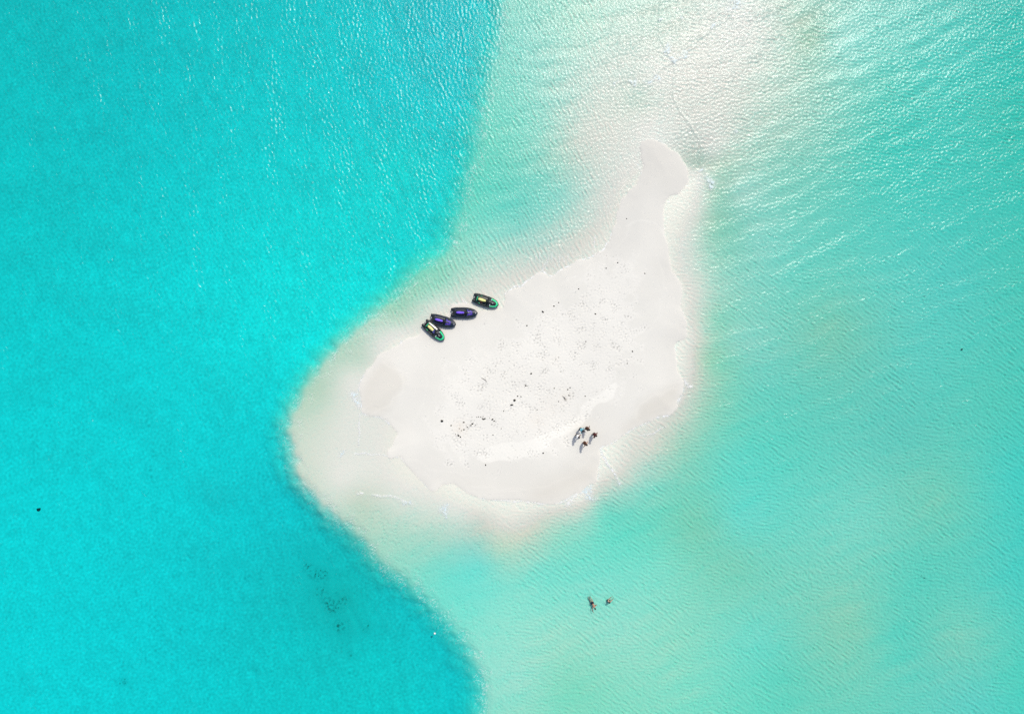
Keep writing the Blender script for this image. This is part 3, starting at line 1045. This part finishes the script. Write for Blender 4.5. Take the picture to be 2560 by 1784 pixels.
# loose straps seen in two of the craft
b = MB()
b.tube([(-.75, -.30, .60), (-.60, -.27, .56), (-.45, -.31, .54), (-.35, -.26, .56)], .045, 6)
b.build('strap', M_RED, g2)
b = MB()
b.ball((.12, -.16, .80), (.16, .12, .07), 10, 6, .18, random.Random(3))
b.ball((.02, .05, .90), (.10, .12, .05), 10, 6, .18, random.Random(4))
vst = b.build('life_vest', M_LILAC)
vst.matrix_world = Matrix.Translation(g1.location) @ g1.rotation_euler.to_matrix().to_4x4()
tag(vst, 'small dark blue life vest dropped by the handlebar of the green jet ski', 'life vest')

# ------------------------------------------------------------------ people
DG = None


def skin_mesh(name, verts, edges, radii, m, parent, root=0, sub=1):
    me = bpy.data.meshes.new(name + '_cage')
    me.from_pydata([tuple(v) for v in verts], edges, [])
    o = bpy.data.objects.new(name + '_cage', me)
    C.objects.link(o)
    sk = o.modifiers.new('skin', 'SKIN')
    sk.branch_smoothing = .35
    if not me.skin_vertices:
        me.skin_vertices.new()
    for i, rr in enumerate(radii):
        if not isinstance(rr, tuple):
            rr = (rr, rr)
        me.skin_vertices[0].data[i].radius = rr
        me.skin_vertices[0].data[i].use_root = (i == root)
    sm_ = o.modifiers.new('sub', 'SUBSURF')
    sm_.levels = sm_.render_levels = sub
    dg = bpy.context.evaluated_depsgraph_get()
    dg.update()
    nm = bpy.data.meshes.new_from_object(o.evaluated_get(dg))
    nm.name = name
    bpy.data.objects.remove(o)
    nm.materials.clear()
    nm.materials.append(m)
    nm.shade_smooth()
    r_ = bpy.data.objects.new(name, nm)
    C.objects.link(r_)
    if parent:
        r_.parent = parent
    return r_


def person(px, py, z, head_deg, skin, hair, top, bottom, label, group, lean=10., side=0., arms='down', longhair=False, height=1.12,
           sleeves=True, knee=0., base=None, prone=False):
    root = empty('person', (0, 0, 0), math.radians(head_deg))
    th, ph = math.radians(lean), math.radians(side)
    d = Vector((math.sin(th) * math.cos(ph), math.sin(ph), math.cos(th) * math.cos(ph)))
    rt = Vector((0, -1, 0)) + Vector((0, 0, 0))
    rt = (rt - d * rt.dot(d)).normalized()
    fw = d.cross(rt) * -1 if d.cross(rt).x < 0 else d.cross(rt)
    V, E, R = [], [], []

    def add(p, r, frm=None):
        V.append(Vector(p) * height)
        R.append(tuple(a * height for a in r) if isinstance(r, tuple) else r * height)
        if frm is not None:
            E.append((frm, len(V) - 1))
        return len(V) - 1
    kz = math.radians(knee)
    if prone == 'sit':
        pel = Vector((0, 0, .12))
    elif prone:
        pel = Vector((-.30, 0, 1.0))
    else:
        pel = Vector((-.12 * math.sin(th), 0, .92 - .35 * (1 - math.cos(kz))))
    p0 = add(pel, (.15, .12))
    belly = add(pel + d * .17, (.145, .115), p0)
    chest = add(pel + d * .36, (.165, .125), belly)
    nb = add(pel + d * .50, (.07, .06), chest)
    nk = add(pel + d * .56, .052, nb)
    hd = pel + d * .60 + fw * .01
    h1 = add(hd + Vector((0, 0, .03)), (.075, .08), nk)
    hup = (d + Vector((0, 0, .6))).normalized()
    h2 = add(hd + hup * .12, (.078, .092), h1)
    h3 = add(hd + hup * .19, (.05, .06), h2)
    nose = add(hd + hup * .09 + fw * .105, .014, h2)
    hips = {}
    for sgn, nm in ((1, 'L'), (-1, 'R')):
        lift = rt * (-sgn)
        hp = add(pel + lift * .10 + Vector((0, 0, -.05)), .11, p0)
        if prone == 'sit':
            kn_p = Vector((.38, lift.y * .16, .30))
            an_p = Vector((.66, lift.y * .15, .06))
            to_p = an_p + Vector((.17, 0, .02))
        elif prone:
            kick = .12 * sgn
            kn_p = pel + lift * .12 + Vector((-.40, 0, -.12 + kick))
            an_p = kn_p + Vector((-.40, 0, -.05 - kick))
            to_p = an_p + Vector((-.17, 0, -.04))
        else:
            kn_p = Vector((pel.x + .40 * math.sin(kz) + .03 * sgn, lift.y * .12, .49 - .12 * (1 - math.cos(kz))))
            an_p = Vector((.03 * sgn * 2 - .02, lift.y * .13, .075))
            to_p = an_p + Vector((.17, lift.y * .03, -.035))
        kn = add(kn_p, .072, hp)
        an = add(an_p, .046, kn)
        add(to_p, (.042, .022), an)
        hips[nm] = (hp, kn)
        # arm
        sh_p = pel + d * .46 + lift * .185
        sh = add(sh_p, .058, chest)
        hang = Vector((0, 0, -1))
        aim = {'down': (hang * 1.0 + fw * .12 + lift * .12, hang + fw * .35),
               'fore': (hang * .75 + fw * .65, fw * 1.0 + hang * .15),
               'raise': (fw * .8 + hang * .1 + lift * .25, fw * .6 + Vector((0, 0, .7))),
               'wide': (lift * .9 + hang * .5, lift * .7 + fw * .6),
               'hip': (hang * .7 + lift * .7, hang * .5 - lift * .75 + fw * .3),
               'swim': (d * .8 + lift * .6 + hang * .3, d * .9 + lift * .1 + hang * .3)}[arms if isinstance(arms, str) else arms[0 if sgn > 0 else 1]]
        el_p = sh_p + aim[0].normalized() * .28
        wr_p = el_p + aim[1].normalized() * .25
        el = add(el_p, .042, sh)
        wr_ = add(wr_p, .026, el)
        ax = aim[1].normalized()
        pm = add(wr_p + ax * .06, (.038, .020), wr_)
        cr = ax.cross(Vector((0, 0, 1)))
        cr = cr.normalized() if cr.length > .1 else Vector((0, 1, 0))
        dn = ax.cross(cr).normalized()
        for q, (off, ln) in enumerate(((-.030, .070), (-.010, .080), (.010, .076), (.029, .060))):
            a1 = add(wr_p + ax * .10 + cr * off, .0095, pm)
            a2 = add(wr_p + ax * (.10 + ln * .55) + cr * off * 1.15 + dn * .008, .0085, a1)
            add(wr_p + ax * (.10 + ln) + cr * off * 1.2 + dn * .024, .0075, a2)
        t1 = add(wr_p + ax * .045 + cr * .048, .0105, pm)
        add(wr_p + ax * .085 + cr * .066, .009, t1)
    skin_mesh('body', V, E, R, skin, root, 0, 1)
    # ears and eyes
    hc = (hd + hup * .10) * height
    for sgn in (1, -1):
        b_ = MB()
        q = hc + rt * sgn * .078 * height
        b_.ball(q, (.016, .010, .028), 8, 5)
        b_.build('ear', skin, root)
    for sgn in (1, -1):
        b_ = MB()
        b_.ball(hc + fw * .088 * height + rt * sgn * .032 + hup * .01, (.011, .012, .010), 8, 5)
        b_.build('eye', M_BLACK, root)
    b_ = MB()
    b_.ball(hc + fw * .088 * height - hup * .055, (.012, .022, .007), 8, 5)
    b_.build('mouth', M_RED, root)
    # hair
    b_ = MB()
    b_.ball(hc - fw * .040 * height + hup * .045 * height, (.120 * height, .116 * height, .112 * height), 14, 9, .035, random.Random(int(px)))
    if longhair:
        s0 = hc - fw * .06 * height
        b_.tube([s0 + hup * .04, s0 - fw * .06, s0 - fw * .075 - hup * .14, s0 - fw * .05 - d * .30], [.07, .085, .075, .03], 10)
    b_.build('hair', hair, root)
    # clothes
    if top is not None:
        v = [pel + d * .02, pel + d * .17, pel + d * .36, pel + d * .49]
        rr = [(.215, .175), (.205, .17), (.235, .19), (.13, .12)]
        e = [(0, 1), (1, 2), (2, 3)]
        if sleeves:
            for sgn, nm in ((1, 'L'), (-1, 'R')):
                lift = rt * (-sgn)
                sp = pel + d * .46 + lift * .185
                eli = [i for i in range(len(V)) if (V[i] / height - sp).length < .02][0]
                ed = [b2 for a2, b2 in E if a2 == eli][0]
                ep = V[ed] / height
                v += [sp, sp + (ep - sp) * .62]
                rr += [.095, .088]
                e += [(2, len(v) - 2), (len(v) - 2, len(v) - 1)]
        skin_mesh('shirt' if sleeves else 'swim_top', [a * height for a in v], e, [(a[0] * height, a[1] * height) if isinstance(a, tuple) else a * height for a in rr], top, root, 0, 1)
    if bottom is not None:
        v = [pel + d * .06, pel]
        rr = [(.22, .18), (.235, .20)]
        e = [(0, 1)]
        for nm in ('L', 'R'):
            hp, kn = hips[nm]
            a, c_ = V[hp] / height, V[kn] / height
            v += [a, a + (c_ - a) * .55]
            rr += [.165, .145]
            e += [(1, len(v) - 2), (len(v) - 2, len(v) - 1)]
        skin_mesh('shorts', [a * height for a in v], e, [(a[0] * height, a[1] * height) if isinstance(a, tuple) else a * height for a in rr], bottom, root, 1, 1)
    p = W(px, py)
    root.location = (p.x, p.y, z if z is not None else ground_z(p.x, p.y) + .0)
    tag(root, label, 'person', group)
    return root


SK1 = mat('skin_tanned', (.36, .19, .12), .5, .4)
SK2 = mat('skin_brown', (.17, .085, .055), .5, .4)
SK3 = mat('skin_fair', (.55, .33, .25), .5, .4)
HB = mat('black_hair', (.008, .007, .007), .4, .4)
HBR = mat('brown_hair', (.035, .018, .010), .45, .4)
CBLUE = mat('sky_blue_cloth', (.18, .50, .60), .8, .3, var=.06)
CWHITE = mat('white_cloth', (.80, .80, .78), .8, .3)
CDARK = mat('black_cloth', (.012, .013, .016), .8, .3)
CGREY = mat('grey_cloth', (.16, .165, .16), .8, .3)
CRED = mat('maroon_cloth', (.085, .018, .022), .8, .3)
CNAVY = mat('navy_cloth', (.006, .010, .030), .8, .3)
CBRN = mat('brown_swimwear', (.07, .025, .012), .8, .3)

GP = 'people standing together on the sand'
person(1449.5, 1070.5, None, -25, SK2, HB, CBLUE, CDARK, 'person with black hair in a sky blue shirt and dark shorts, stooping', GP, lean=34, arms='hip', longhair=True)
person(1464.5, 1068.0, None, -20, SK2, HB, CBRN, CDARK, 'person in brown swimwear with black hair standing beside the blue shirt', GP, lean=24, arms=('hip', 'down'), sleeves=False, longhair=True)
person(1441.0, 1085.5, None, -48, SK2, HB, CWHITE, CDARK, 'person in a white shirt with short black hair', GP, lean=22, arms=('hip', 'down'))
person(1483.0, 1082.5, None, -35, SK2, HBR, CRED, CDARK, 'person in maroon clothes with elbows out, nearest the open beach', GP, lean=20, arms='hip')
person(1459.0, 1104.0, None, -38, SK1, HBR, CBRN, CBRN, 'person with long brown hair and bare shoulders on the side facing the surf', GP, lean=24, arms='hip', sleeves=False, longhair=True)

GW = 'bathers in the shallow lagoon'
person(1484.0, 1512.5, -1.02, -62, SK1, HB, None, CNAVY, 'person swimming in navy shorts with bare back and one leg trailing', GW, lean=66, arms=('hip', 'swim'), prone=True, height=1.0)
person(1520.5, 1503.5, -.40, 35, SK3, HB, None, CDARK, 'person with black hair and pale shoulders up to the chest in water', GW, lean=12, arms='fore', prone='sit', height=1.0)

# ------------------------------------------------------------------ seaweed scraps and driftwood on the cay
M_WEED = mat('dried_seaweed', (.030, .027, .024), .9, .2, bump=.8, bscale=30, var=.25)
M_WOOD = mat('grey_driftwood', (.16, .14, .12), .9, .2, bump=.8, bscale=25, var=.2)
M_STONE = mat('dark_stone', (.035, .040, .040), .9, .2, bump=.8, bscale=12, var=.3)


def z4(x, y): return (1080 + x / 4.415, 840 + y / 4.415)
def z3(x, y): return (1100 + x / 4., 600 + y / 4.)


SEA = [  # survey px, half size m, stretch, label
    (z4(112, 933), .13, 1.3, 'dark seaweed lump standing alone on smooth sand off the trodden patch'),
    (z4(215, 982), .07, 1.2, 'small dark scrap between the lone seaweed lump and the rusty stain'),
    (z4(352, 947), .085, 1.5, 'dark scrap just above the rusty stain'),
    (z4(354, 1027), .07, 1.3, 'dark scrap on the edge of the rusty stain toward the people'),
    (z4(327, 1037), .05, 1.2, 'tiny dark scrap in the middle of the rusty stain'),
    (z4(305, 1015), .05, 1.2, 'tiny brown scrap on the upper part of the rusty stain'),
    (z4(294, 1092), .10, 1.5, 'larger of the two dark scraps just below the rusty stain'),
    (z4(317, 1108), .07, 1.3, 'smaller of the two dark scraps just below the rusty stain'),
    (z4(392, 1000), .06, 1.2, 'dark scrap between the rusty stain and the row of three scraps'),
    (z4(447, 962), .09, 1.5, 'upper and larger scrap of the close pair left of the curved chain'),
    (z4(433, 980), .07, 1.2, 'lower scrap of the close pair left of the curved chain'),
    (z4(484, 976), .045, 1.0, 'faint speck of weed right of the close pair of scraps'),
    (z4(497, 890), .045, 1.4, 'leftmost scrap of the curved chain of weed'),
    (z4(516, 886), .05, 1.1, 'second scrap from the left in the curved chain of weed'),
    (z4(540, 887), .05, 1.1, 'third scrap from the left in the curved chain of weed'),
    (z4(565, 883), .05, 1.6, 'short scrap above the thick crescent in the curved chain'),
    (z4(561, 907), .07, 1.8, 'left part of the thick crescent in the curved chain of weed'),
    (z4(573, 913), .08, 1.8, 'bottom part of the thick crescent in the curved chain of weed'),
    (z4(587, 906), .075, 1.4, 'right part of the thick crescent in the curved chain of weed'),
    (z4(636, 900), .045, 1.0, 'pale speck of weed in the gap right of the thick crescent'),
    (z4(667, 914), .09, 1.7, 'upper scrap of the pair ending the curved chain of weed'),
    (z4(688, 932), .075, 1.6, 'last scrap at the right end of the curved chain of weed'),
    (z4(263, 1078), .045, 1.1, 'tiny scrap left of the pair below the rusty stain'),
    (z4(792, 822), .06, 1.8, 'small upright sliver of weed below the long black scrap'),
    (z4(675, 1085), .055, 1.2, 'lone speck below the curved chain on the trodden sand'),
    (z4(765, 1015), .045, 1.2, 'faint speck right of and below the end of the curved chain'),
    (z4(880, 755), .12, 3.2, 'long thin black scrap at the centre of the trodden sand'),
    (z4(912, 704), .13, 1.3, 'biggest black weed lump at the centre of the trodden sand'),
    (z4(945, 659), .07, 1.2, 'round scrap above the biggest black weed lump'),
    (z4(981, 664), .06, 2.4, 'thin flat scrap up and right of the biggest black weed lump'),
    (z4(1033, 545), .08, 1.2, 'left one of two touching scraps high on the trodden sand'),
    (z4(1047, 548), .05, 1.8, 'right one of two touching scraps high on the trodden sand'),
    (z4(1092, 412), .09, 1.5, 'dark scrap alone in the upper middle of the trodden sand'),
    (z4(1346, 573), .055, 1.4, 'small upright scrap left of the reddish patch'),
    (z4(1496, 586), .07, 1.3, 'round scrap at the top right of the reddish patch'),
    (z4(1520, 566), .06, 1.6, 'bent scrap just above the round scrap by the reddish patch'),
    (z4(1508, 652), .065, 1.5, 'scrap on the right edge of the reddish patch'),
    (z4(1395, 718), .055, 1.3, 'scrap at the lower left of the reddish patch'),
    (z4(1688, 660), .06, 2.0, 'slanting scrap between the reddish patch and the bright sand tongue'),
    (z4(1160, 807), .045, 1.3, 'faint speck left of the shaded hollow in the trodden sand'),
    (z4(1225, 1285), .075, 1.2, 'dark scrap alone on smooth sand below the trodden patch, nearer the people'),
    (z4(593, 1416), .075, 1.8, 'upright dark scrap alone on smooth sand closest to the lower surf'),
    (z3(1385, 490), .06, 1.2, 'speck nearest the surf line between the jet skis and the sandbar neck'),
    (z3(1185, 627), .06, 1.2, 'smaller of two neighbouring specks on smooth sand right of the jet skis'),
    (z3(1138, 661), .07, 1.2, 'larger of two neighbouring specks on smooth sand right of the jet skis'),
    (z3(1027, 718), .095, 1.6, 'dark slanting scrap on smooth sand, the first one right of the jet skis'),
    (z3(868, 856), .07, 1.2, 'round dark scrap on smooth sand between the jet skis and the trodden patch'),
    (z3(1550, 741), .08, 1.7, 'slanting scrap on the upper trodden sand near the sandbar neck'),
    (z3(1455, 1015), .055, 1.2, 'small scrap below the stirred footprints of the upper trodden sand'),
    (z3(1185, 1172), .05, 1.2, 'small speck in the left half of the trodden sand'),
    ((1566, 547), .06, 1.1, 'lone speck high on the narrow sandbar neck'),
    ((1543.7, 657), .07, 1.1, 'round speck at the upper tip of the dry sand'),
    ((1515, 671), .06, 1.1, 'scrap in the loose cluster left of the upper tip of dry sand'),
    ((1611, 684), .06, 1.8, 'slanting scrap on smooth sand right of the dry sand tip'),
    ((1580, 878), .075, 1.7, 'dark slanting scrap on the right edge of the dry sand'),
    ((1567, 908), .055, 1.1, 'speck just below the slanting scrap on the right edge of dry sand'),
]
R5 = random.Random(5)
for (qx, qy), r_, st, lab in SEA:
    r_ *= 1.15
    b = MB()
    b.ball((0, 0, r_ * .25), (r_ * math.sqrt(st), r_ / math.sqrt(st), r_ * .45), 9, 6, .32, R5)
    for k in range(3):
        a = R5.uniform(0, 6.28)
        b.tube([(0, 0, r_ * .2), (math.cos(a) * r_ * .8, math.sin(a) * r_ * .6, r_ * .3), (math.cos(a + .5) * r_ * 1.5, math.sin(a + .5) * r_ * 1.1, r_ * .08)], [r_ * .2, r_ * .15, r_ * .05], 5)
    o = b.build('seaweed', M_WEED, smooth=False)
    p = W(qx, qy)
    o.location = (p.x, p.y, ground_z(p.x, p.y) - .005)
    o.rotation_euler = (0, 0, R5.uniform(-.3, .3) + (math.radians(-40) if 'slant' in lab else math.radians(80) if 'upright' in lab else 0))
    tag(o, lab, 'seaweed', 'dark scraps of seaweed on the sand')
for (qx, qy), ln, lab in ((z4(1453, 682), .75, 'left one of two thin parallel sticks on the reddish patch'), (z4(1468, 690), .60, 'right one of two thin parallel sticks on the reddish patch'),
                          (z4(580, 480), .9, 'long thin curved stick in the upper left of the trodden sand')):
    b = MB()
    b.tube([(-ln / 2, 0, .03), (-.1, .04, .06), (.1, .03, .05), (ln / 2, -.05, .03)], [.012, .026, .026, .010], 7)
    b.tube([(.05, .03, .05), (.14, .14, .06)], [.016, .007], 6)
    o = b.build('stick', M_WOOD)
    p = W(qx, qy)
    o.location = (p.x, p.y, ground_z(p.x, p.y))
    o.rotation_euler = (0, 0, math.radians(-57 if ln < .8 else -32))
    tag(o, lab, 'driftwood', 'sticks on the sand')

for (qx, qy), r_, lab in (((69, 1282), .25, 'dark stone lump under the deep turquoise water, far from the sand'),
                          ((2413, 873), .12, 'small dark stone alone on the bottom of the pale lagoon')):
    b = MB()
    b.ball((0, 0, r_ * .3), (r_, r_ * .75, r_ * .6), 14, 9, .14, R5)
    b.ball((r_ * .7, r_ * .5, r_ * .1), (r_ * .45, r_ * .4, r_ * .35), 10, 7, .18, R5)
    o = b.build('stone', M_STONE)
    p = W(qx, qy)
    o.location = (p.x, p.y, ground_z(p.x, p.y))
    tag(o, lab, 'stone')

b = MB()
b.ball((0, 0, .05), (.13, .13, .12), 16, 10)
b.tube([(0, 0, .18), (0, 0, .27)], .03, 8)
fl = b.build('mooring_float', CWHITE)
p = W(1087, 1582)
fl.location = (p.x, p.y, 0)
tag(fl, 'small white float on the deep turquoise water beside the drop-off', 'float')
b = MB()
b.tube([(0, 0, -.08), (.15, .1, -.8), (.1, .2, ground_z(p.x, p.y) + .02)], .012, 6)
b.build('rope', M_GREY, fl)

# seagrass tufts on the darker growth of the bed
b = MB()
for (qx, qy, r, s_) in GROWTH:
    if s_ < .25:
        continue
    for k in range(int(12 * s_ * r / 14)):
        a, q = R5.uniform(0, 6.28), r * .8 * math.sqrt(R5.random())
        p = W(qx + q * math.cos(a), qy + q * math.sin(a))
        z0 = ground_z(p.x, p.y)
        for _ in range(5):
            h_, t_ = R5.uniform(.08, .22), R5.uniform(0, 6.28)
            ox, oy = R5.uniform(-.08, .08), R5.uniform(-.08, .08)
            w_ = .022
            c_, n_ = math.cos(t_), math.sin(t_)
            base = (p.x + ox, p.y + oy, z0 - .02)
            tip = (base[0] + R5.uniform(-.12, .12), base[1] + R5.uniform(-.12, .12), z0 + h_)
            b.add([(base[0] - c_ * w_, base[1] - n_ * w_, base[2]), (base[0] + c_ * w_, base[1] + n_ * w_, base[2]), (base[0] + n_ * w_, base[1] - c_ * w_, base[2]), tip],
                  [(0, 1, 3), (1, 2, 3), (2, 0, 3)])
sg = b.build('seagrass', mat('seagrass', (.06, .11, .065), .8, .2, var=.3), smooth=False)
tag(sg, 'thin dark seagrass tufts on the bottom of the turquoise water', 'seagrass', kind='stuff')
